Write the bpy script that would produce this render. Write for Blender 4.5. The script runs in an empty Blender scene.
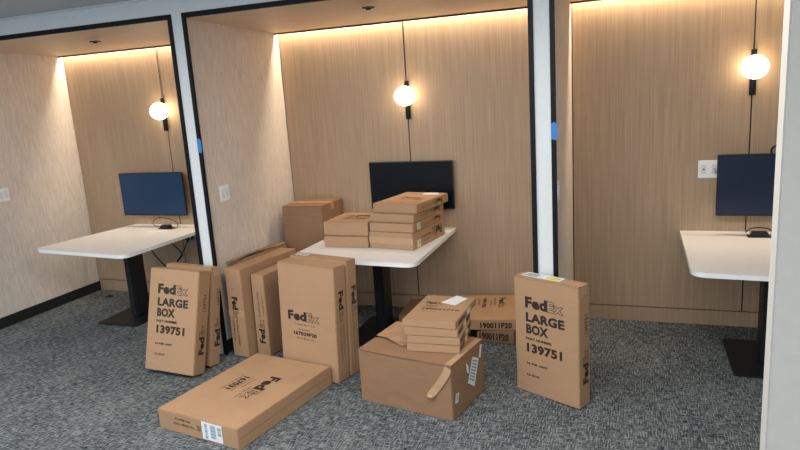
import bpy, bmesh, math, random
from mathutils import Vector, Matrix
random.seed(7)
C = bpy.context.scene.collection
R = math.radians

# ------------------------------------------------------------------ materials
def new_mat(name):
    m = bpy.data.materials.new(name); m.use_nodes = True
    nt = m.node_tree; b = nt.nodes['Principled BSDF']
    return m, nt, b
def nd(nt, t, **kw):
    n = nt.nodes.new(t)
    for k, v in kw.items(): setattr(n, k, v)
    return n
def plain(name, col, rough=.5, metal=0, emit=None, es=0, spec=.5):
    m, nt, b = new_mat(name)
    n = nd(nt, 'ShaderNodeTexNoise'); n.inputs['Scale'].default_value = 30
    r = nd(nt, 'ShaderNodeValToRGB')
    r.color_ramp.elements[0].color = (*[c*.94 for c in col], 1); r.color_ramp.elements[1].color = (*[min(1, c*1.06) for c in col], 1)
    tc = nd(nt, 'ShaderNodeTexCoord'); nt.links.new(tc.outputs['Object'], n.inputs['Vector'])
    nt.links.new(n.outputs['Fac'], r.inputs['Fac']); nt.links.new(r.outputs['Color'], b.inputs['Base Color'])
    b.inputs['Roughness'].default_value = rough; b.inputs['Metallic'].default_value = metal
    b.inputs['Specular IOR Level'].default_value = spec
    if emit:
        b.inputs['Emission Color'].default_value = (*emit, 1); b.inputs['Emission Strength'].default_value = es
    return m
def grain(name, c0, c1, scale, rough=.55, big=.25, bump=0, c2=None, thr=(.3, .7)):
    """noise stretched by the vector scale; used for wood, wallpaper and card"""
    m, nt, b = new_mat(name)
    g = nd(nt, 'ShaderNodeNewGeometry') if name.startswith('w_') else nd(nt, 'ShaderNodeTexCoord')
    out = g.outputs['Position'] if name.startswith('w_') else g.outputs['Object']
    mp = nd(nt, 'ShaderNodeMapping'); mp.inputs['Scale'].default_value = scale
    n = nd(nt, 'ShaderNodeTexNoise'); n.inputs['Scale'].default_value = 1; n.inputs['Detail'].default_value = 5; n.inputs['Roughness'].default_value = .65
    nt.links.new(out, mp.inputs['Vector']); nt.links.new(mp.outputs[0], n.inputs['Vector'])
    r = nd(nt, 'ShaderNodeValToRGB'); r.color_ramp.elements[0].position = thr[0]; r.color_ramp.elements[1].position = thr[1]
    r.color_ramp.elements[0].color = (*c0, 1); r.color_ramp.elements[1].color = (*c1, 1)
    nt.links.new(n.outputs['Fac'], r.inputs['Fac'])
    n2 = nd(nt, 'ShaderNodeTexNoise'); n2.inputs['Scale'].default_value = 3; nt.links.new(out, n2.inputs['Vector'])
    mr = nd(nt, 'ShaderNodeMapRange'); mr.inputs[3].default_value = 1-big; mr.inputs[4].default_value = 1+big
    nt.links.new(n2.outputs['Fac'], mr.inputs[0])
    mx = nd(nt, 'ShaderNodeVectorMath', operation='SCALE'); nt.links.new(r.outputs['Color'], mx.inputs[0]); nt.links.new(mr.outputs[0], mx.inputs['Scale'])
    nt.links.new(mx.outputs[0], b.inputs['Base Color']); b.inputs['Roughness'].default_value = rough
    if bump:
        bp = nd(nt, 'ShaderNodeBump'); bp.inputs['Strength'].default_value = bump; bp.inputs['Distance'].default_value = .003
        nt.links.new(n.outputs['Fac'], bp.inputs['Height']); nt.links.new(bp.outputs[0], b.inputs['Normal'])
    return m
def carpet_mat():
    m, nt, b = new_mat('w_carpet')
    g = nd(nt, 'ShaderNodeNewGeometry')
    def strand(sc, off):
        mp = nd(nt, 'ShaderNodeMapping'); mp.inputs['Scale'].default_value = sc; mp.inputs['Location'].default_value = off
        n = nd(nt, 'ShaderNodeTexNoise'); n.inputs['Scale'].default_value = 1; n.inputs['Detail'].default_value = 3; n.inputs['Roughness'].default_value = .6
        nt.links.new(g.outputs['Position'], mp.inputs['Vector']); nt.links.new(mp.outputs[0], n.inputs['Vector'])
        r = nd(nt, 'ShaderNodeMapRange'); r.inputs[1].default_value = .40; r.inputs[2].default_value = .66
        nt.links.new(n.outputs['Fac'], r.inputs[0]); return r.outputs[0]
    a = strand((140, 17, 1), (0, 0, 0)); c = strand((17, 140, 1), (7, 3, 0)); d = strand((3.2, 2.0, 1), (1, 2, 0))
    mx = nd(nt, 'ShaderNodeMath', operation='MAXIMUM'); nt.links.new(a, mx.inputs[0]); nt.links.new(c, mx.inputs[1])
    ad = nd(nt, 'ShaderNodeMath', operation='MULTIPLY_ADD'); nt.links.new(d, ad.inputs[0]); ad.inputs[1].default_value = .12; nt.links.new(mx.outputs[0], ad.inputs[2])
    r = nd(nt, 'ShaderNodeValToRGB'); e = r.color_ramp.elements
    e[0].position = .08; e[0].color = (.012, .015, .019, 1); e[1].position = .95; e[1].color = (.235, .26, .27, 1)
    k = e.new(.45); k.color = (.058, .067, .073, 1)
    nt.links.new(ad.outputs[0], r.inputs['Fac']); nt.links.new(r.outputs['Color'], b.inputs['Base Color'])
    b.inputs['Roughness'].default_value = .95; b.inputs['Specular IOR Level'].default_value = .1
    bp = nd(nt, 'ShaderNodeBump'); bp.inputs['Strength'].default_value = .5; bp.inputs['Distance'].default_value = .004
    nt.links.new(mx.outputs[0], bp.inputs['Height']); nt.links.new(bp.outputs[0], b.inputs['Normal'])
    return m
M = {}
M['carpet'] = carpet_mat()
M['oak'] = grain('w_oak', (.325, .222, .142), (.47, .342, .228), (75, 75, 1.6), rough=.5, big=.05, thr=(.28, .72))
M['oak_ceiling'] = grain('w_oak_ceiling', (.66, .49, .36), (.74, .57, .43), (1.6, 60, 60), rough=.5, big=.04)  # wood made paler to carry the bounced cove light in its colour
M['paper'] = grain('w_wallpaper', (.585, .525, .475), (.76, .705, .655), (95, 95, 9), rough=.8, big=.015, bump=.25, thr=(.34, .66))
M['white_wall'] = plain('painted_white', (.62, .66, .68), .6)
M['grey_wall'] = plain('painted_grey', (.50, .49, .455), .8)
M['soffit'] = plain('ceiling_paint', (.55, .60, .66), .7)
M['black_metal'] = plain('black_metal', (.005, .007, .010), .45, spec=.15)
M['black_base'] = plain('black_rubber', (.008, .010, .013), .6)
M['groove'] = plain('groove_dark', (.02, .014, .01), .9)
M['desk'] = plain('white_laminate', (.74, .75, .76), .4)
M['desk_edge'] = plain('white_edge_band', (.75, .78, .78), .5)
M['leg'] = plain('powder_coat_black', (.004, .006, .009), .5)
M['card'] = grain('card_kraft', (.35, .210, .118), (.39, .240, .136), (6, 6, 160), rough=.7, big=.09)
M['card2'] = grain('card_kraft_edge', (.355, .215, .122), (.40, .245, .142), (9, 9, 40), rough=.7, big=.10)
M['card_dark'] = grain('card_brown_shaded', (.235, .132, .070), (.27, .155, .083), (6, 6, 90), rough=.7, big=.10)  # brown board, colour also deepened for shade on the big and under-desk cartons
M['tape'] = plain('kraft_tape', (.44, .28, .165), .28)
M['cleartape'] = plain('clear_tape', (.38, .27, .18), .15)
M['ink'] = plain('black_ink', (.022, .013, .010), .6)
M['ink_soft'] = plain('faded_ink', (.13, .07, .042), .6)
M['label'] = plain('white_label', (.72, .76, .80), .5)
M['label_grey'] = plain('label_print', (.22, .30, .38), .5)
M['yellow'] = plain('yellow_label', (.72, .62, .12), .5)
M['plate'] = plain('switch_white', (.90, .92, .93), .4)
M['screen_blue'] = plain('screen_blue', (.008, .022, .055), .25, emit=(.015, .06, .14), es=.25)
M['screen_navy'] = plain('screen_navy', (.008, .016, .035), .25, emit=(.015, .035, .08), es=.12)
M['screen_black'] = plain('screen_black', (.004, .006, .010), .35, spec=.12)
M['bezel'] = plain('bezel_black', (.008, .009, .010), .35)
M['globe'] = plain('opal_glass', (.9, .8, .65), .3, emit=(1, .80, .52), es=9)
M['cable'] = plain('cable_black', (.01, .01, .012), .5)
M['blue_tape'] = plain('painters_tape', (.035, .19, .52), .7)
M['disc'] = plain('brown_disc', (.06, .03, .015), .5)
M['white_cord'] = plain('white_cable', (.75, .75, .72), .5)

# ------------------------------------------------------------------ helpers
def link(name, bm, mats, parent=None, mat=None, smooth=False):
    me = bpy.data.meshes.new(name); bmesh.ops.recalc_face_normals(bm, faces=bm.faces); bm.to_mesh(me); bm.free()
    for m in (mats if isinstance(mats, (list, tuple)) else [mats]): me.materials.append(m)
    if smooth:
        for p in me.polygons: p.use_smooth = True
    o = bpy.data.objects.new(name, me); C.objects.link(o)
    if parent is not None: o.parent = parent
    if mat is not None: o.matrix_local = mat
    return o
def add_box(bm, x0, x1, y0, y1, z0, z1, mi=0, bev=0):
    b2 = bmesh.new(); bmesh.ops.create_cube(b2, size=1)
    for v in b2.verts:
        v.co = Vector((x0+(x1-x0)*(v.co.x+.5), y0+(y1-y0)*(v.co.y+.5), z0+(z1-z0)*(v.co.z+.5)))
    if bev: bmesh.ops.bevel(b2, geom=b2.edges[:], offset=bev, segments=2, affect='EDGES')
    for f in b2.faces: f.material_index = mi
    me = bpy.data.meshes.new('t'); b2.to_mesh(me); b2.free(); bm.from_mesh(me); bpy.data.meshes.remove(me)
def add_cyl(bm, c, r, h, seg=28, r2=None, axis='Z', mi=0):
    mt = Matrix.Translation(c)
    if axis == 'Y': mt = mt @ Matrix.Rotation(R(90), 4, 'X')
    if axis == 'X': mt = mt @ Matrix.Rotation(R(90), 4, 'Y')
    res = bmesh.ops.create_cone(bm, cap_ends=True, segments=seg, radius1=r, radius2=r if r2 is None else r2, depth=h, matrix=mt)
    for v in res['verts']:
        for f in v.link_faces: f.material_index = mi
def add_prism(bm, pts, z0, z1, mi=0):
    lo = [bm.verts.new((x, y, z0)) for x, y in pts]; hi = [bm.verts.new((x, y, z1)) for x, y in pts]
    fs = [bm.faces.new(hi), bm.faces.new(lo[::-1])]
    n = len(pts)
    for i in range(n): fs.append(bm.faces.new((lo[i], lo[(i+1) % n], hi[(i+1) % n], hi[i])))
    for f in fs: f.material_index = mi
    return fs
def add_tube(bm, pts, r, seg=8, sub=6):
    P = [Vector(p) for p in pts]; path = []
    for i in range(len(P)-1):
        p0 = P[max(i-1, 0)]; p1 = P[i]; p2 = P[i+1]; p3 = P[min(i+2, len(P)-1)]
        for k in range(sub):
            t = k/sub
            path.append(.5*((2*p1)+(-p0+p2)*t+(2*p0-5*p1+4*p2-p3)*t*t+(-p0+3*p1-3*p2+p3)*t**3))
    path.append(P[-1]); rings = []
    up = Vector((.13, .31, .94))
    for i, p in enumerate(path):
        t = (path[min(i+1, len(path)-1)]-path[max(i-1, 0)]).normalized()
        a = t.cross(up)
        if a.length < 1e-3: a = t.cross(Vector((1, 0, 0)))
        a.normalize(); b = t.cross(a)
        rings.append([bm.verts.new(p+(a*math.cos(2*math.pi*k/seg)+b*math.sin(2*math.pi*k/seg))*r) for k in range(seg)])
    for i in range(len(rings)-1):
        for k in range(seg): bm.faces.new((rings[i][k], rings[i][(k+1) % seg], rings[i+1][(k+1) % seg], rings[i+1][k]))
    bm.faces.new(rings[0][::-1]); bm.faces.new(rings[-1])
def struct(name, bm, mats):
    o = link(name, bm, mats); o['kind'] = 'structure'; return o
def tag(o, label, cat, group=None):
    o['label'] = label; o['category'] = cat
    if group: o['group'] = group
    return o
def thing(name, label, cat, loc=(0, 0, 0), group=None, mat=None):
    o = bpy.data.objects.new(name, None); C.objects.link(o); o.empty_display_size = .1
    if mat is not None: o.matrix_world = mat
    else: o.location = loc
    return tag(o, label, cat, group)

# ------------------------------------------------------------------ the room
PER = 2.486; AL = (-6.143, -3.657, -1.171)     # left inner corner of each alcove
PW = .10; DEP = -1.265; HC = 2.448; HF = 2.514; HR = 2.64
SEAM = 1.19; SEAMS = dict(zip(AL, (1.175, 1.158, 1.216)))
b = bmesh.new(); add_box(b, -9, 3.2, -8, .3, -.1, 0); struct('floor', b, M['carpet'])
b = bmesh.new(); add_box(b, -9, 3.2, -8, DEP, HR, HR+.1); struct('ceiling', b, M['soffit'])
# a thin bright shadow-gap bead where wall and ceiling meet
b = bmesh.new(); add_box(b, -9, 3.2, DEP-.025, DEP-.001, HR-.012, HR-.002); struct('trim_4', b, M['white_wall'])
# panelled back wall: boards with open grooves in front of a dark backing
b = bmesh.new()
g = .0045
for a in AL:
    xs = [a+.008, a+SEAMS[a], a+PER-PW]
    for i in range(2):
        x0 = xs[i]+(g if i else 0); x1 = xs[i+1]-(g if i == 0 else .002)
        add_box(b, x0, x1, 0, .02, .122, 2.64, 0)
        add_box(b, x0-(g if i else 0), x1+(g if i == 0 else 0), 0, .02, 0, .114, 0)
    add_box(b, a, a+PER-PW, .012, .06, 0, 2.64, 1)
struct('wall_back', b, [M['oak'], M['groove']])
# piers between the alcoves: white front, papered sides
for i, a in enumerate(AL+(AL[2]+PER,)):
    b = bmesh.new()
    x0, x1 = a-PW, a
    if i == 0: x0 = -9
    if i == 3: x1 = 3.2
    add_box(b, x0, x1, DEP+.012, .06, 0, HR, 0)
    add_box(b, x0-.001, x1+.001, DEP, DEP+.011, 0, HR, 1)
    struct('wall_pier', b, [M['paper'], M['white_wall']])
for i, a in enumerate(AL):
    b = bmesh.new(); add_box(b, a, a+PER-PW, DEP, DEP+.011, HF-.02, HR, 0); struct('wall_front', b, M['white_wall'])
    b = bmesh.new(); m_ = a+SEAM
    add_box(b, a, m_-.0015, DEP+.012, -.055, HC, HC+.02, 0)
    add_box(b, m_+.0015, a+PER-PW, DEP+.012, -.055, HC, HC+.02, 0)
    add_box(b, a, a+PER-PW, DEP+.012, -.056, HC+.012, HC+.03, 1)
    for v in b.verts: v.co.z += .034*(-v.co.y/1.265)
    struct('ceiling_alcove', b, [M['oak_ceiling'], M['groove']])
    b = bmesh.new(); add_box(b, a, a+PER-PW, -.060, -.054, HC-.012, HC+.03); struct('trim_5', b, M['groove'])
    b = bmesh.new(); add_box(b, a, a+PER-PW, DEP+.02, .0, HR-.01, HR); struct('ceiling_cove', b, M['white_wall'])
    # black metal frame round the opening
    b = bmesh.new(); fw = .029; y0, y1 = DEP-.014, DEP+.006
    L0 = a-.004; R1 = a+PER-PW+.004
    add_box(b, L0, L0+fw, y0, y1, 0, HF, bev=.002)
    add_box(b, R1-fw, R1, y0, y1, 0, HF, bev=.002)
    add_box(b, L0+fw, R1-fw, y0, y1, HF-.034, HF, bev=.002)
    struct('trim_%d' % (i+1), b, M['black_metal'])
    b = bmesh.new(); add_box(b, a, a+.012, DEP+.03, -.001, 0, .10, bev=.002); struct('baseboard_left', b, M['black_base'])
    b = bmesh.new(); add_box(b, a+PER-PW-.012, a+PER-PW, DEP+.03, -.001, 0, .10, bev=.002); struct('baseboard_right', b, M['black_base'])
# the nearer grey partition at the right of the picture
b = bmesh.new(); add_box(b, -.4065, 1.0, -3.5, -3.43, 0, HR, bev=.004); struct('wall_partition', b, M['grey_wall'])

# ------------------------------------------------------------------ printing
FONT_CACHE = {}
def text_mesh(body, bold, off=0):
    key = (body, bold, off)
    if key in FONT_CACHE: return FONT_CACHE[key]
    cu = bpy.data.curves.new('t', 'FONT'); cu.body = body; cu.size = 1; cu.offset = (.050 if bold else .004)+off; cu.resolution_u = 3
    if bold: cu.space_character = 1.06
    o = bpy.data.objects.new('t', cu); C.objects.link(o)
    dg = bpy.context.evaluated_depsgraph_get(); dg.update()
    me = bpy.data.meshes.new_from_object(o.evaluated_get(dg)); bpy.data.objects.remove(o)
    V = [v.co.copy() for v in me.vertices]; F = [list(p.vertices) for p in me.polygons]
    FONT_CACHE[key] = (V, F); return V, F
def bounds(V): return min(v.x for v in V), max(v.x for v in V), min(v.y for v in V), max(v.y for v in V)
class Print:
    """flat printing on one face of a carton; every line of type or label is a piece of its own"""
    MATS = None
    def __init__(s): s.pieces = []; s.new('printed_line')
    def new(s, name): s.bm = bmesh.new(); s.pieces.append((name, s.bm)); return s
    def put(s, V, F, fr, x, y, w, h, rot, z, mi):
        x0, x1, y0, y1 = fr; ca, sa = math.cos(R(rot)), math.sin(R(rot)); vs = []
        for v in V:
            px = (v.x-x0)/(x1-x0)*w; py = (v.y-y0)/(y1-y0)*h
            vs.append(s.bm.verts.new((x+px*ca-py*sa, y+px*sa+py*ca, z)))
        for f in F:
            try: q = s.bm.faces.new([vs[i] for i in f]); q.material_index = mi
            except ValueError: pass
    def text(s, body, x, y, w, h, rot=0, bold=True, mi=0, fresh=True):
        if fresh: s.new('printed_number' if body[0].isdigit() else 'printed_line')
        V, F = text_mesh(body, bold); s.put(V, F, bounds(V), x, y, w, h, rot, .0006, mi); return s
    def courier(s, x, y, w, h, rot=0):
        """solid first three letters, then two outlined ones"""
        ca, sa = math.cos(R(rot)), math.sin(R(rot)); w1 = w*.575
        s.new('printed_logo'); s.text('Fed', x, y, w1, h, rot, fresh=False)
        ox, oy = x+ca*(w1+w*.004), y+sa*(w1+w*.004)
        V, F = text_mesh('Ex', True, .012); fr = bounds(V); s.put(V, F, fr, ox, oy, w*.42, h*.97, rot, .0006, 0)
        V2, F2 = text_mesh('Ex', True, -.03); s.put(V2, F2, fr, ox, oy, w*.42, h*.97, rot, .0011, 1); return s
    def quad(s, pts, mi=3, z=.0012, fresh=None):
        if fresh or (fresh is None and mi == 3): s.new('paper_label')
        q = s.bm.faces.new([s.bm.verts.new((px, py, z)) for px, py in pts]); q.material_index = mi; return s
    def rect(s, x0, x1, y0, y1, mi=3, z=.0012): return s.quad([(x0, y0), (x1, y0), (x1, y1), (x0, y1)], mi, z)
    def bars(s, x0, x1, y0, y1, n, mi=4, vertical=True, z=.0017):
        for i in range(n):
            t0 = i/n; t1 = t0+.55/n*(1 if i % 3 else 1.5)
            if vertical: s.rect(x0+(x1-x0)*t0, x0+(x1-x0)*t1, y0, y1, mi, z)
            else: s.rect(x0, x1, y0+(y1-y0)*t0, y0+(y1-y0)*t1, mi, z)
        return s
    def quadbars(s, q, n, a=.1, c=.9, mi=4):
        q = [Vector((*p, 0)) for p in q]
        def at(u, v): return (q[0].lerp(q[1], u)).lerp(q[3].lerp(q[2], u), v)
        for i in range(n):
            v0 = a+(c-a)*i/n; v1 = v0+(c-a)*.5/n
            s.quad([at(.12, v0)[:2], at(.85, v0)[:2], at(.85, v1)[:2], at(.12, v1)[:2]], mi, .0017)
        return s
    def finish(s, parent, mat):
        for nm, bm in s.pieces:
            if not bm.verts: bm.free(); continue
            link(nm, bm, [M['ink'], M['card'], M['ink_soft'], M['label'], M['label_grey'], M['yellow']], parent, mat)

# ------------------------------------------------------------------ cartons
def rotm(yaw, a, bb):
    return Matrix.Rotation(yaw, 3, 'Z') @ Matrix.Rotation(-a, 3, 'X') @ Matrix.Rotation(bb, 3, 'Y')
def carton(label, x, y, yaw, W, D, H, a=0, bb=0, base=0, group='shipping cartons', prints=None, flaps=(), tapes=(), m='card', m2='card2', dent=.003, name='cardboard_box', cat='box'):
    """local frame: front-left-bottom corner at 0, u along X, depth along Y, height along Z"""
    Rm = rotm(yaw, a, bb)
    mz = min((Rm @ Vector((u, v, w))).z for u in (0, W) for v in (0, D) for w in (0, H))
    mt = Matrix.Translation((x, y, base-mz+.0008)) @ Rm.to_4x4()
    mt = mt @ Matrix.Translation((W/2, D/2, 0))
    t = thing(name, label, cat, group=group, mat=mt)
    off = Matrix.Translation((-W/2, -D/2, 0))
    e = .0032                                   # body is inset where flaps lie
    bm = bmesh.new()
    x0, x1, y0, y1, z0, z1 = 0, W, 0, D, 0, H
    if 'top' in flaps: z1 -= e
    if 'front' in flaps: y0 += e
    if 'right' in flaps: x1 -= e
    b2 = bmesh.new(); bmesh.ops.create_cube(b2, size=1)
    for v in b2.verts: v.co = Vector((x0+(x1-x0)*(v.co.x+.5), y0+(y1-y0)*(v.co.y+.5), z0+(z1-z0)*(v.co.z+.5)))
    bmesh.ops.bevel(b2, geom=b2.edges[:], offset=.004, segments=2, affect='EDGES')
    bmesh.ops.subdivide_edges(b2, edges=[q for q in b2.edges if q.calc_length() > .08], cuts=5, use_grid_fill=True)
    rs = random.random()*9
    from mathutils import noise
    for v in b2.verts:                          # slightly softened, handled board; faces only ever move inwards
        k = noise.noise(v.co*5+Vector((rs, rs, rs)))
        c = Vector((W/2, D/2, H/2)); dd = (c-v.co); dd.normalize()
        if v.co.z > .01: v.co += dd*max(0, k)*dent
    me = bpy.data.meshes.new('t'); b2.to_mesh(me); b2.free(); bm.from_mesh(me); bpy.data.meshes.remove(me)
    link('carton_body', bm, M[m], t, off)
    gp = .0022
    for f in flaps:
        for k in (0, 1):
            q = bmesh.new(); j = random.uniform(-.001, .001)
            if f == 'top': add_box(q, .002, W-.002, (.001, D/2+gp+j)[k], (D/2-gp+j, D-.001)[k], H-e+.0004, H, bev=.0008)
            if f == 'front': add_box(q, .002, W-.002, 0, e-.0004, (.002, H/2+gp+j)[k], (H/2-gp+j, H-.001)[k], bev=.0008)
            if f == 'right': add_box(q, W-e+.0004, W, .002, D-.002, (.002, H/2+gp+j)[k], (H/2-gp+j, H-.001)[k], bev=.0008)
            link('flap', q, M[m2 if f != 'top' else m], t, off)
    for f in tapes:
        q = bmesh.new(); tw = min(.03, D*.35)
        if f == 'top':
            add_box(q, -.0012, W+.0012, D/2-tw, D/2+tw, H+.0001, H+.0009)
            add_box(q, W+.0002, W+.0012, D/2-tw, D/2+tw, H-.06 if H > .1 else H*.3, H+.0009)
            add_box(q, -.0012, -.0002, D/2-tw, D/2+tw, H-.06 if H > .1 else H*.3, H+.0009)
        if f == 'front': tw = min(.025, H*.3); add_box(q, -.001, W+.001, -.0010, -.0001, H/2-tw, H/2+tw)
        if f == 'right': tw = min(.025, H*.3); add_box(q, W+.0001, W+.001, -.001, D+.001, H/2-tw, H/2+tw)
        link('packing_tape', q, M['tape'], t, off)
    FM = {'front': Matrix(((1, 0, 0, 0), (0, 0, -1, 0), (0, 1, 0, 0), (0, 0, 0, 1))),
          'right': Matrix(((0, 0, 1, W), (1, 0, 0, 0), (0, 1, 0, 0), (0, 0, 0, 1))),
          'top': Matrix(((1, 0, 0, 0), (0, 1, 0, 0), (0, 0, 1, H), (0, 0, 0, 1)))}
    for f, p in (prints or {}).items():
        lift = .0012 if f in tapes or f in flaps else 0
        for pp in (p.values() if isinstance(p, dict) else [p]):
            pp.finish(t, off @ FM[f] @ Matrix.Translation((0, 0, lift)))
    return t, off

def large_front():
    p = Print(); p.courier(.080, .553, .272, .072)
    p.text('LARGE', .083, .465, .272, .060).text('BOX', .083, .389, .160, .062)
    p.text('PART NUMBER', .080, .349, .188, .017, bold=True)
    p.text('139751', .085, .268, .252, .060)
    p.text('24 PER UNIT', .080, .188, .155, .014, bold=True).text('1/2 BOX', .080, .112, .095, .014, bold=True)
    return p
def large_side():
    return Print().courier(.098, .140, .215, .058, 90).text('139751', .092, .445, .118, .030, 90, bold=False)
def lab(rects): p = Print(); [p.rect(*r) for r in rects]; return p

# -- tall large box standing by itself at the right
t = Print().rect(.03, .30, .030, .112).bars(.05, .14, .045, .095, 9)
t.rect(.20, .28, .04, .10, 5, .0015)
carton('tall upright carton printed LARGE BOX, standing by itself on the carpet at right', -1.402, -1.356, -.474, .450, .114, .740, .008, -.008,
       prints={'front': large_front(), 'right': large_side(), 'top': {'shipping_label': t}}, flaps=('top',), tapes=('top',))
# -- two large boxes leaning at the pier
carton('front carton printed LARGE BOX, leaning back at the white pier, leftmost of all', -4.040, -1.704, -.030, .436, .124, .735, R(14), .03,
       prints={'front': large_front(), 'right': large_side()}, flaps=('top',))
carton('carton directly behind the leftmost leaning LARGE BOX carton, against the pier', -4.035, -1.487, -.09, .436, .098, .725, R(9.5), .02,
       prints={'front': large_front(), 'right': large_side()}, flaps=('top',), tapes=('top',))
# -- slabs on edge along the papered side wall
p1 = Print().courier(.040, .470, .17, .055, -90).text('Part Number 167029F20', .062, .29, .20, .018, -90, bold=False).text('24 Per Master Pak', .028, .29, .17, .016, -90, bold=False)
p1.text('*', .05, .52, .015, .015)
carton('narrow edge-on carton with sideways print, tilted lip on top, second from the papered wall', -3.567, -1.282, R(-7.7), .149, .68, .682, R(.5), 0,
       prints={'front': p1}, tapes=('front',))
p2 = Print().courier(.088, .095, .19, .058, 90).text('Part Number 167031', .060, .30, .20, .018, 90, bold=False).text('Large Box', .100, .32, .15, .015, 90, bold=False)
carton('narrow edge-on carton with shaded long side, just left of the big double cartons', -3.392, -1.220, R(-9), .122, .62, .630, R(.4), .008,
       prints={'front': p2})
tt, off = carton('slim carton with loose dark-edged top flaps, pushed against the papered side wall', -3.632, -1.10, R(-7.0), .070, .62, .700, 0, 0, m='card2')
b = bmesh.new()
bmesh.ops.create_grid(b, x_segments=2, y_segments=14, size=.5)
for v in b.verts:
    u, w = v.co.x+.5, v.co.y+.5
    v.co = Vector((-.004+u*.080, -.045+w*.66, .703+.012*math.sin(w*5)*u+.006*u))
bmesh.ops.solidify(b, geom=b.faces[:], thickness=.003)
link('flap', b, M['card_dark'], tt, off)

# -- the two tall cartons in the middle
pe = Print().courier(.073, .396, .275, .068)
pe.text('Large Box 5.2', .135, .364, .165, .014, bold=False, mi=0).text('Part Number', .162, .330, .095, .011, bold=False)
pe.text('167029F20', .115, .292, .200, .028).text('24 Per Master Pak', .138, .266, .155, .012, bold=False)
def side_e(): return Print().courier(.040, .625, .215, .052, -90).text('Large Box 5.2  Part Number', .075, .39, .22, .013, -90, bold=False).text('167029F20  24 Per Master Pak', .045, .39, .24, .014, -90, bold=False)
carton('tall centre carton with large print on its broad face, in front of its twin', -3.027, -1.466, -.191, .481, .122, .795, .037, .0156,
       prints={'front': pe, 'right': side_e()}, flaps=('top',))
pl = Print().rect(.03, .13, .02, .075).bars(.04, .12, .03, .06, 7)
carton('tall carton directly behind the centre printed one, white label on top', -2.998, -1.335, -.185, .485, .105, .806, .037, .0156,
       prints={'right': side_e(), 'top': {'shipping_label': pl}}, flaps=('top',))

# -- flat carton in front
pf = Print().courier(.368, .610, .315, .085, -90).text('Large Box', .335, .44, .15, .018, -90, bold=False).text('Part Number', .285, .535, .13, .014, -90, bold=False)
pf.text('167031', .190, .545, .185, .055, -90)
pf.rect(.257, .261, .34, .56, 0, .0006); pf.rect(.172, .176, .34, .56, 0, .0006)
pff = Print().text('Part Number 167031', .290, .068, .165, .016, 180, bold=False).text('24 Per Master Pak', .270, .098, .13, .015, 180, bold=False)
pff.text('XX', .352, .085, .032, .034, 180, bold=False)
pfl = Print().rect(.362, .520, .012, .122).bars(.385, .405, .02, .115, 8, vertical=False).bars(.43, .47, .03, .112, 12, vertical=False).bars(.485, .512, .055, .11, 5, vertical=False)
carton('wide flat carton lying on the carpet in the foreground with upside-down print', -3.383, -2.3265, -.1635, .643, .879, .1273,
       prints={'top': pf, 'front': {'printed_lettering': pff, 'shipping_label': pfl}}, flaps=('right',))

# -- big taped carton
q1 = [(.283, .288), (.372, .246), (.298, .088), (.205, .150)]
pg = Print().quad(q1).quadbars(q1, 7).quad([(.372, .252), (.398, .235), (.425, .315), (.400, .325)]).quad([(.195, .283), (.222, .258), (.228, .205), (.200, .222)]).quad([(.045, .152), (.088, .146), (.070, .090), (.030, .098)])
pg.quadbars([(.045, .152), (.088, .146), (.070, .090), (.030, .098)], 4)
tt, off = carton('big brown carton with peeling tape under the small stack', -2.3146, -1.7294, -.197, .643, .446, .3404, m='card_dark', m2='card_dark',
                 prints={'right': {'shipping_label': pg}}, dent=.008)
# flaps of the big carton: a front flap and a shallow back flap, lifted at the back left
def sheet(pts, th, nm, mt, parent, off):
    """a thin closed slab whose underside follows the grid of points"""
    bm = bmesh.new(); n, m = len(pts), len(pts[0])
    P = [[Vector(p) for p in row] for row in pts]
    def nrm(i, j):
        a = P[min(i+1, n-1)][j]-P[max(i-1, 0)][j]; c = P[i][min(j+1, m-1)]-P[i][max(j-1, 0)]
        q = a.cross(c); return q.normalized()
    lo = [[bm.verts.new(P[i][j]) for j in range(m)] for i in range(n)]
    hi = [[bm.verts.new(P[i][j]+nrm(i, j)*th) for j in range(m)] for i in range(n)]
    for i in range(n-1):
        for j in range(m-1):
            bm.faces.new((lo[i][j], lo[i][j+1], lo[i+1][j+1], lo[i+1][j])); bm.faces.new((hi[i][j], hi[i+1][j], hi[i+1][j+1], hi[i][j+1]))
    for i in range(n-1):
        bm.faces.new((lo[i][0], lo[i+1][0], hi[i+1][0], hi[i][0])); bm.faces.new((lo[i+1][m-1], lo[i][m-1], hi[i][m-1], hi[i+1][m-1]))
    for j in range(m-1):
        bm.faces.new((lo[0][j+1], lo[0][j], hi[0][j], hi[0][j+1])); bm.faces.new((lo[n-1][j], lo[n-1][j+1], hi[n-1][j+1], hi[n-1][j]))
    return link(nm, bm, mt, parent, off, smooth=False)
Hh = .3404
sheet([[(.0, .0, Hh+.002), (.0, .20, Hh+.006)], [(.26, -.002, Hh+.0008), (.26, .20, Hh+.0008)], [(.643, .0, Hh+.0008), (.643, .20, Hh+.0008)]], .003, 'flap', M['card_dark'], tt, off)
sheet([[(.0, .215, Hh+.014), (.02, .44, Hh+.035)], [(.12, .21, Hh+.010), (.12, .44, Hh+.03)], [(.19, .21, Hh+.0008), (.22, .44, Hh+.002)]], .003, 'flap', M['card'], tt, off)
sheet([[(.225, .206, Hh+.0008), (.225, .44, Hh+.0008)], [(.643, .206, Hh+.0008), (.643, .446, Hh+.0008)]], .003, 'flap', M['card_dark'], tt, off)
sheet([[(.02, .26, Hh+.016), (.10, .40, Hh+.055)], [(.13, .17, Hh+.024), (.22, .27, Hh+.050)], [(.24, .14, Hh+.006), (.26, .20, Hh+.006)]], .003, 'torn_flap', M['card'], tt, off)
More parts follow.
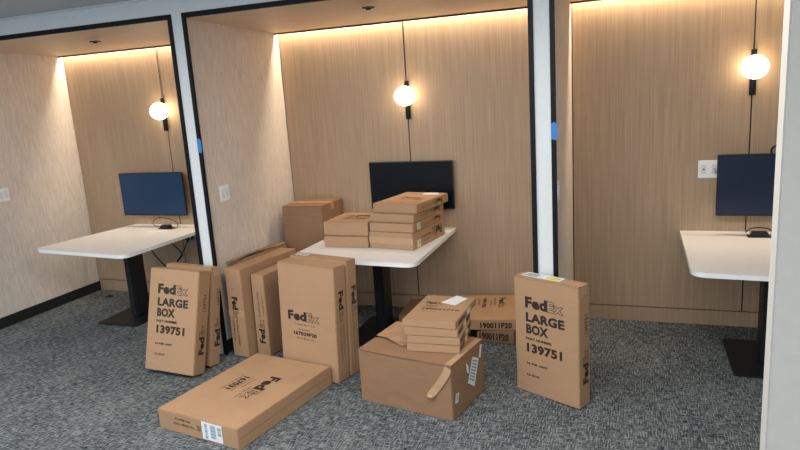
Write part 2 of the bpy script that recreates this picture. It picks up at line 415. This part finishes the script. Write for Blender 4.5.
# peeling tape that runs from the top corner down the front to a curled end
tp = []
for k in range(15):
    s = k/14
    cx = .625-.125*s**1.4; cz = Hh-.01-.175*s-.02*s*s; oy = -.0015-.004*math.sin(s*3.1)
    if k > 11: oy -= (k-11)*.003
    w = .021
    tp.append([(cx-w, oy, cz+.010), (cx+w, oy-.001, cz-.010)])
sheet(tp, .0008, 'loose_tape', M['tape'], tt, off)
sheet([[(.600, .01, Hh+.0040), (.640, .01, Hh+.0040)], [(.600, .43, Hh+.0040), (.640, .43, Hh+.0040)]], .0006, 'packing_tape', M['tape'], tt, off)
b = bmesh.new(); add_cyl(b, (.506, -.016, Hh-.203), .010, .038, 16, axis='X'); link('tape_curl', b, M['tape'], tt, off, smooth=True)

# -- four small cartons stacked on the big one
def small_right(dk):
    p = Print().text('190011F10', .20, .006, .16, .026, 0, mi=0)
    return {'printed_lettering': p}
zz = .3404+.0052
for i, (x, y, yw, W, D, H, lb) in enumerate([
    (-2.002, -1.699, 3.2, .328, .33, .0505, 'bottom small flat carton of the four stacked on the big brown carton'),
    (-1.998, -1.698, 2.9, .327, .35, .0455, 'second small flat carton from the bottom, on the big brown carton'),
    (-2.016, -1.688, 1.9, .332, .36, .0475, 'third small flat carton, under the topmost one, on the big brown carton'),
    (-2.034, -1.666, -1.6, .338, .475, .0443, 'topmost small flat carton with a white label, on the big brown carton')]):
    pr = Print(); yl = Print()
    if i == 3:
        tq = [(.142, .333), (.248, .294), (.292, .442), (.205, .490)]
        pt = Print().courier(.050, .300, .110, .045).text('Medium Box', .060, .262, .085, .018, bold=False).text('Part Number', .060, .240, .075, .012, bold=False)
        pt.text('190011F10', .060, .196, .240, .026)
        pt.text('24 PER UNIT', .06, .160, .10, .010, bold=False, mi=2)
        pl = Print().quad(tq, z=.0018); pl.quadbars(tq, 5, .3, .7)
        pr.text('190011F10', .06, .008, .14, .022)
        yl.rect(.25, .33, .004, .040); yl.rect(.30, .325, .006, .038, 5, .0016)
        P = {'top': {'printed_lettering': pt, 'shipping_label': pl}, 'right': {'printed_lettering': pr, 'paper_label': yl}}
    else:
        pr.text('190011F10', .02, .008, .11, .024)
        yl.rect(.15, .225, .004, .042); yl.rect(.15, .198, .004, .042, 5, .0016)
        P = {'right': {'printed_lettering': pr, 'paper_label': yl}}
        pr.courier(.24, .008, .10, .028)
    carton(lb, x, y, R(yw), W, D, H, base=zz, prints=P, flaps=(), group='small flat cartons on the big carton', m='card', m2='card2')
    zz += H+.001

# -- flat cartons on the carpet beneath the middle desk
ph = Print().text('190011F20', .020, .016, .225, .058)
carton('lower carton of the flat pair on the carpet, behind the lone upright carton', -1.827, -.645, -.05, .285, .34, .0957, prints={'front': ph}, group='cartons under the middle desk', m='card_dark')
ph = Print().text('190011F20', .200, .012, .235, .046)
pt = Print().courier(.330, .520, .25, .055, -90).text('Medium Box', .290, .50, .17, .02, -90, bold=False).text('Part Number', .262, .45, .12, .014, -90, bold=False).text('190011F20', .200, .50, .22, .032, -90).text('24 PER UNIT', .165, .48, .14, .014, -90, bold=False)
carton('upper carton of the flat pair, printed lid, behind the lone upright carton', -1.991, -.699, .1705, .466, .597, .0801, base=.0975, prints={'front': ph, 'top': pt}, group='cartons under the middle desk')
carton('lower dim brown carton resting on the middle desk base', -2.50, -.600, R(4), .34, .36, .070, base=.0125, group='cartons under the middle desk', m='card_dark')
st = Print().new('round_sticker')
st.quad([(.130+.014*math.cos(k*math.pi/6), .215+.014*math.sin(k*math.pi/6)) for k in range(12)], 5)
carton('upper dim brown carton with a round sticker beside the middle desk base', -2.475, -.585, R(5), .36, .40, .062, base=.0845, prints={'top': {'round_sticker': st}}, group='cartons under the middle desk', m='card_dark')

# -- tall brown carton in the corner
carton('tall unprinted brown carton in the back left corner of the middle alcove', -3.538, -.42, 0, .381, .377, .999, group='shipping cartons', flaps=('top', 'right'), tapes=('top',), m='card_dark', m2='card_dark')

# -- cartons on the middle desk
DT = .735
carton('lower carton of the short pair, left on the middle desk', -2.991, -.751, 0, .372, .36, .086, base=DT, flaps=(), group='cartons on the middle desk')
pp = Print().courier(.330, .300, .27, .085, 180).text('190011F20', .31, .18, .22, .035, 180)
pp.text('Medium Box', .28, .20, .18, .02, 180, bold=False)
carton('upper carton of the short pair with inverted lid print, left on the middle desk', -3.003, -.721, -.027, .382, .385, .104, base=DT+.088, prints={'top': pp}, group='cartons on the middle desk')
def side_q(H, big, yl=True, start=.32):
    p = Print().courier(start+.17, H*.80 if not big else H*.82, .17, H*.55, 180)
    p.text('Medium Box 190011F20', start-.02, H*.62, .15, H*.16, 180, bold=False).text('24 Per Unit', start-.04, H*.36, .11, H*.12, 180, bold=False)
    d = {'printed_lettering': p}
    if yl:
        k = Print().rect(.065, .125, .006, min(H-.006, .062)).rect(.065, .082, .006, min(H-.006, .062), 5, .0016).rect(.065, .125, .006, .016, 5, .0016); k.bars(.09, .12, .022, min(H-.01, .055), 4)
        d['paper_label'] = k
    return d
zq = DT
qt = Print().courier(.11, .255, .19, .055).text('190011F20', .11, .20, .20, .028, mi=2)
ql = Print().quad([(.19, .505), (.30, .530), (.345, .440), (.20, .425)], z=.0016)
for (x, y, yw, W, D, H, P, fl, lb) in [
    (-2.613, -.736, -9.1, .376, .548, .1285, {'right': side_q(.1285, True)}, (), 'thick bottom carton of the tall stack on the middle desk'),
    (-2.606, -.734, -7.9, .370, .560, .0645, {'right': side_q(.0645, False)}, (), 'second carton up with yellow label in the tall stack on the middle desk'),
    (-2.616, -.697, -7.6, .378, .545, .0620, {'right': side_q(.062, False, False, .30)}, (), 'third carton up, without label, in the tall stack on the middle desk'),
    (-2.602, -.649, -9.9, .381, .540, .0690, {'right': side_q(.069, False, False, .26), 'top': {'printed_lettering': qt, 'paper_label': ql}}, (), 'top carton of the tall stack on the middle desk, before the black monitor')]:
    carton(lb, x, y, R(yw), W, D, H, base=zq, prints=P, flaps=fl, tapes=('front',) if H > .1 else (), group='cartons on the middle desk')
    zq += H+.0015

# ------------------------------------------------------------------ desks
def rounded(x0, x1, y0, y1, r, which, seg=8):
    pts = []
    for (cx, cy, a0, k) in ((x0, y0, 180, 0), (x1, y0, 270, 1), (x1, y1, 0, 2), (x0, y1, 90, 3)):
        if k in which:
            sx = 1 if cx == x0 else -1; sy = 1 if cy == y0 else -1
            for i in range(seg+1):
                an = R(a0+90*i/seg); pts.append((cx+sx*r+r*math.cos(an), cy+sy*r+r*math.sin(an)))
        else: pts.append((cx, cy))
    return pts
def roundpoly(P, r, which, inset=0, seg=8):
    P = [Vector(p) for p in P]; cen = sum(P, Vector((0, 0)))/len(P)
    P = [p+(cen-p).normalized()*inset for p in P]; out = []
    for i, p in enumerate(P):
        if i not in which: out.append(tuple(p)); continue
        a = p+(P[i-1]-p).normalized()*r; c = p+(P[(i+1) % len(P)]-p).normalized()*r
        for k in range(seg+1):
            t = k/seg; out.append(tuple(a*(1-t)**2+p*2*t*(1-t)+c*t*t))
    return out
def desk(label, quad, colx, bx0, bx1):
    t = thing('desk', label, 'desk', (colx, -.6, 0), 'white peninsula desks'); off = Matrix.Translation((-colx, .6, 0))
    xl, xr = quad[3][0], quad[2][0]
    b = bmesh.new(); add_prism(b, roundpoly(quad, .10, (0, 1)), DT-.004, DT, 0)
    add_prism(b, roundpoly(quad, .10, (0, 1), .0006), DT-.030, DT-.0041, 1)
    link('tabletop', b, [M['desk'], M['desk_edge']], t, off)
    b = bmesh.new(); add_box(b, colx-.04, colx+.04, -.70, -.52, .0125, DT-.0455, bev=.012); link('pedestal', b, M['leg'], t, off)
    b = bmesh.new(); add_prism(b, rounded(bx0, bx1, -.905, -.29, .03, (0, 1, 2, 3)), .0, .012); link('base_plate', b, M['leg'], t, off)
    b = bmesh.new(); add_box(b, xl+.2, xr-.2, -.85, -.30, DT-.045, DT-.0305, bev=.003); link('support_bracket', b, M['leg'], t, off)
    return t
desk('white desk in the left alcove holding the blue monitor and black hub', [(-5.71, -1.065), (-4.585, -1.185), (-4.545, -.003), (-5.52, -.003)], -5.045, -5.29, -4.845)
desk('white desk in the middle alcove piled with cartons', [(-3.14, -1.055), (-2.115, -1.145), (-2.130, -.003), (-3.104, -.003)], -2.585, -2.83, -2.385)
desk('white desk in the right alcove, partly behind the grey partition', [(-.394, -1.125), (.60, -1.20), (.60, -.003), (-.394, -.003)], .105, -.117, .33)

# ------------------------------------------------------------------ monitors
def monitor(label, x0, x1, z0, z1, yf, scr, yaw=0):
    cx = (x0+x1)/2; cz = (z0+z1)/2; w = x1-x0; h = z1-z0
    t = thing('monitor', label, 'monitor', (cx, yf, cz), 'wall mounted monitors'); t.rotation_euler = (0, 0, yaw)
    b = bmesh.new(); add_box(b, -w/2, w/2, 0, .022, -h/2, h/2, bev=.004); add_box(b, -w*.3, w*.3, .020, .036, -h*.3, h*.25, bev=.006)
    link('housing', b, M['bezel'], t)
    b = bmesh.new(); add_box(b, -w/2+.007, w/2-.007, -.0012, .001, -h/2+.014, h/2-.007); link('screen', b, scr, t)
    b = bmesh.new(); add_box(b, -.05, .05, .034, .046, -.05, .05, bev=.003); add_cyl(b, (0, (.046-yf)/2+.0, 0), .02, -yf-.046-.006, 16, axis='Y'); add_box(b, -.04, .04, -yf-.012, -yf-.002, -.08, .08, bev=.002)
    link('wall_arm', b, M['bezel'], t)
    return t
monitor('blue-lit monitor above the left alcove desk', -5.545, -4.775, .848, 1.272, -.12, M['screen_blue'])
monitor('black monitor behind the carton stack on the middle desk', -2.862, -2.118, .906, 1.312, -.058, M['screen_black'])
monitor('dark navy monitor in the right alcove cut off by the grey partition', -.168, .58, .872, 1.310, -.12, M['screen_navy'])

# ------------------------------------------------------------------ pendant lamps
for (x, z, lb) in ((-4.960, 1.853, 'lit globe pendant over the left alcove desk'), (-2.485, 1.851, 'lit globe pendant above the black monitor in the middle alcove'), (.043, 1.898, 'lit globe pendant in the right alcove beside the grey partition')):
    t = thing('pendant_lamp', lb, 'lamp', (x, -.030, z), 'globe pendant lamps')
    b = bmesh.new(); bmesh.ops.create_uvsphere(b, u_segments=32, v_segments=20, radius=.086)
    for v in b.verts: v.co.z *= .93; v.co.y -= .061
    link('globe', b, M['globe'], t, smooth=True)
    b = bmesh.new(); add_cyl(b, (0, 0, -.062-.052), .021, .150, 24); link('lamp_stem', b, M['black_metal'], t)
    b = bmesh.new(); add_cyl(b, (0, 0, .092), .018, .055, 24); link('lamp_cap', b, M['black_metal'], t)
    b = bmesh.new(); add_tube(b, [(0, 0, .11), (0, .006, .3), (0, .006, HC-z+.10)], .0032, 6, 2); link('cord', b, M['cable'], t)

# ------------------------------------------------------------------ small fittings
for (x, y, lb) in ((-4.838, -.876, 'small brown disc in the ceiling of the left alcove'), (-2.381, -1.0, 'small brown disc in the ceiling of the middle alcove')):
    t = thing('sprinkler', lb, 'sprinkler', (x, y, HC), 'ceiling discs')
    b = bmesh.new(); add_cyl(b, (0, 0, -.004), .042, .007, 28); link('cover_plate', b, M['disc'], t)
    b = bmesh.new(); add_cyl(b, (0, 0, -.012), .018, .010, 20); link('nozzle', b, M['groove'], t)
def side_switch(label, x, y, z):
    t = thing('light_switch', label, 'switch', (x, y, z), 'light switches on the papered walls')
    b = bmesh.new(); add_box(b, .0, .006, -.058, .058, -.060, .060, bev=.002); link('cover_plate', b, M['plate'], t)
    for s in (-1, 1):
        b = bmesh.new(); add_box(b, .006, .010, s*.025-.016, s*.025+.016, -.033, .033, bev=.0015); link('rocker', b, M['label'], t)
side_switch('white double switch on the papered wall at the left picture edge', AL[0]+.0015, -.918, 1.197)
side_switch('white double switch on the papered wall of the middle alcove', AL[1]+.0015, -1.04, 1.218)
side_switch('white double switch on the side wall of the right alcove', AL[2]+.0015, -1.04, 1.215)
t = thing('wall_outlet', 'white wide socket plate left of the navy monitor in the right alcove', 'outlet', (-.210, -.001, 1.195))
b = bmesh.new(); add_box(b, -.072, .072, -.006, 0, -.064, .064, bev=.002); link('cover_plate', b, M['plate'], t)
for s in (-1, 1):
    b = bmesh.new(); add_box(b, s*.035-.018, s*.035+.018, -.009, -.006, -.034, .034, bev=.001); link('insert', b, M['label'], t)
b = bmesh.new(); add_cyl(b, (-.035, -.011, 0), .006, .006, 12, axis='Y'); link('jack', b, M['bezel'], t)
o = link('data_cable', (lambda q: (add_tube(q, [(-.178, -.013, 1.20), (-.176, -.035, 1.20), (-.168, -.045, 1.17), (-.15, -.05, 1.21), (-.10, -.05, 1.21)], .006), q)[1])(bmesh.new()), M['label_grey'], smooth=True)
tag(o, 'short grey cable plugged into the socket plate behind the navy monitor', 'cable')
t = thing('wall_outlet', 'pale socket plate on the wood wall just below the left desk', 'outlet', (-4.872, -.001, .612))
b = bmesh.new(); add_box(b, -.06, .06, -.006, 0, -.05, .05, bev=.002); link('cover_plate', b, M['label_grey'], t)
for s in (-1, 1):
    b = bmesh.new(); add_box(b, s*.028-.016, s*.028+.016, -.009, -.006, -.03, .03, bev=.001); link('insert', b, M['bezel'], t)
# blue tape scraps on the black frames
for (x, z, lb) in ((AL[1], 1.605, 'scrap of blue tape on the black frame left of the middle alcove'), (AL[2], 1.61, 'scrap of blue tape on the black frame left of the right alcove')):
    b = bmesh.new()
    pts = [(-.004, -.06), (.022, -.072), (.035, -.045), (.030, .0), (.036, .03), (.018, .062), (-.004, .05)]
    add_prism(b, [(px, pz*.8) for px, pz in pts], 0, .0012)
    for v in b.verts: v.co = Vector((x+v.co.x+.001, DEP-.0155-v.co.z-(.004 if v.co.x > .03 else 0), z+v.co.y))
    tag(link('tape_scrap', b, M['blue_tape']), lb, 'tape', 'blue tape scraps')
# hubs on the desks
def hub(label, x, y):
    t = thing('desk_hub', label, 'hub', (x, y, DT), 'black cable hubs')
    b = bmesh.new(); add_box(b, -.075, .075, -.035, .035, .0, .010, bev=.003); add_box(b, -.055, .055, -.028, .028, .008, .038, bev=.008); link('hub_body', b, M['bezel'], t)
    for s in (-.04, 0, .04):
        b = bmesh.new(); add_box(b, s-.012, s+.012, -.0305, -.027, .015, .030, bev=.001); link('socket', b, M['leg'], t)
    return t
hub('black hub with a looped cable on the left desk', -4.975, -.20)
hub('black hub with a small arched cable on the right desk', .105, -.17)
def cable(label, pts, r=.004, m='cable', nm='cable'):
    b = bmesh.new(); add_tube(b, pts, r); return tag(link(nm, b, M[m], smooth=True), label, 'cable')
cable('black cable looping up from the hub on the left desk', [(-5.055, -.20, .760), (-5.10, -.21, .768), (-5.12, -.21, .80), (-5.05, -.20, .845), (-4.95, -.18, .83), (-4.87, -.17, .79), (-4.86, -.18, .745), (-4.89, -.22, .742)], .0035)
cable('short white cable lying on the left desk in front of the hub', [(-5.13, -.33, .742), (-5.02, -.36, .740), (-4.95, -.30, .740), (-4.88, -.30, .740)], .006, 'white_cord')
cable('black cable hanging under the left desk towards the wall', [(-5.02, -.46, .70), (-4.99, -.44, .60), (-4.92, -.40, .46), (-4.87, -.33, .38), (-4.83, -.24, .46), (-4.80, -.15, .58), (-4.85, -.06, .61), (-4.872, -.022, .612)], .006)
cable('second black cable sagging under the left desk by the socket', [(-4.84, -.40, .70), (-4.83, -.30, .60), (-4.80, -.24, .50), (-4.86, -.20, .44), (-4.90, -.20, .42)], .007)
cable('thick black lead bundle under the left desk at the pier', [(-4.75, -.30, .70), (-4.76, -.20, .64), (-4.80, -.12, .60), (-4.845, -.05, .615), (-4.845, -.022, .615)], .012)
cable('arched black cable over the hub on the right desk', [(.02, -.17, .764), (.05, -.18, .795), (.11, -.18, .803), (.17, -.18, .790), (.185, -.17, .764)], .004)
cable('tangled black cable under the right desk', [(.00, -.50, .700), (-.01, -.49, .66), (.04, -.47, .60), (.10, -.46, .59), (.16, -.46, .64), (.17, -.45, .69), (.10, -.45, .675), (.04, -.46, .69)], .005)
cable('black cable bowed over the top edge of the navy monitor', [(.20, -.085, 1.26), (.17, -.085, 1.315), (.18, -.085, 1.35), (.23, -.085, 1.365), (.29, -.085, 1.34), (.30, -.085, 1.28)], .008)
b = bmesh.new(); add_cyl(b, (0, 0, .006), .035, .010, 20); add_cyl(b, (0, 0, .013), .012, .006, 12)
o = link('floor_disc', b, M['black_base']); o.location = (-5.83, -.20, 0); tag(o, 'small dark disc on the carpet near the left alcove corner', 'floor disc')

# ------------------------------------------------------------------ light
def area(name, loc, rot, sx, sy, power, col):
    l = bpy.data.lights.new(name, 'AREA'); l.shape = 'RECTANGLE'; l.size = sx; l.size_y = sy; l.energy = power; l.color = col
    o = bpy.data.objects.new(name, l); C.objects.link(o); o.location = loc; o.rotation_euler = rot; return o
for a in AL:
    area('cove_light', (a+(PER-PW)/2, -.026, HC+.06), (0, 0, 0), PER-PW-.02, .03, 30, (1, .80, .55))
for (x, y) in ((-6.2, -3.6), (-3.4, -3.4), (-.9, -3.0), (-2.4, -5.7), (1.2, -5.2)):  # the pair nearest the camera is added to light the partition and carton fronts
    area('room_light', (x, y, HR-.02), (0, 0, 0), 1.8, .5, 60, (1, .96, .90))
area('window_light', (-3.5, -7.8, 1.5), (R(84), 0, 0), 8, 2.2, 130, (.80, .90, 1))
w = bpy.data.worlds.new('world'); bpy.context.scene.world = w; w.use_nodes = True
bg = w.node_tree.nodes['Background']




bg.inputs['Color'].default_value = (.80, .87, 1, 1); bg.inputs['Strength'].default_value = .24

# ------------------------------------------------------------------ camera
r_ = Vector((.93858423, .33909168, -.06384724)); u_ = Vector((-.01035436, .21263313, .97707724)); f_ = Vector((-.3448948, .9164082, -.20308518))
cam = bpy.data.cameras.new('camera'); cam.sensor_width = 36; cam.lens = 639.98*36/800; cam.clip_start = .05
co = bpy.data.objects.new('camera', cam); C.objects.link(co)
mw = Matrix.Identity(4)
for i in range(3): mw[i][0] = r_[i]; mw[i][1] = u_[i]; mw[i][2] = -f_[i]
mw[0][3], mw[1][3], mw[2][3] = -.70905523, -5.11274603, 1.88582381
co.matrix_world = mw; bpy.context.scene.camera = co
vs = bpy.context.scene.view_settings; vs.view_transform = 'Standard'; vs.look = 'None'; vs.exposure = 0
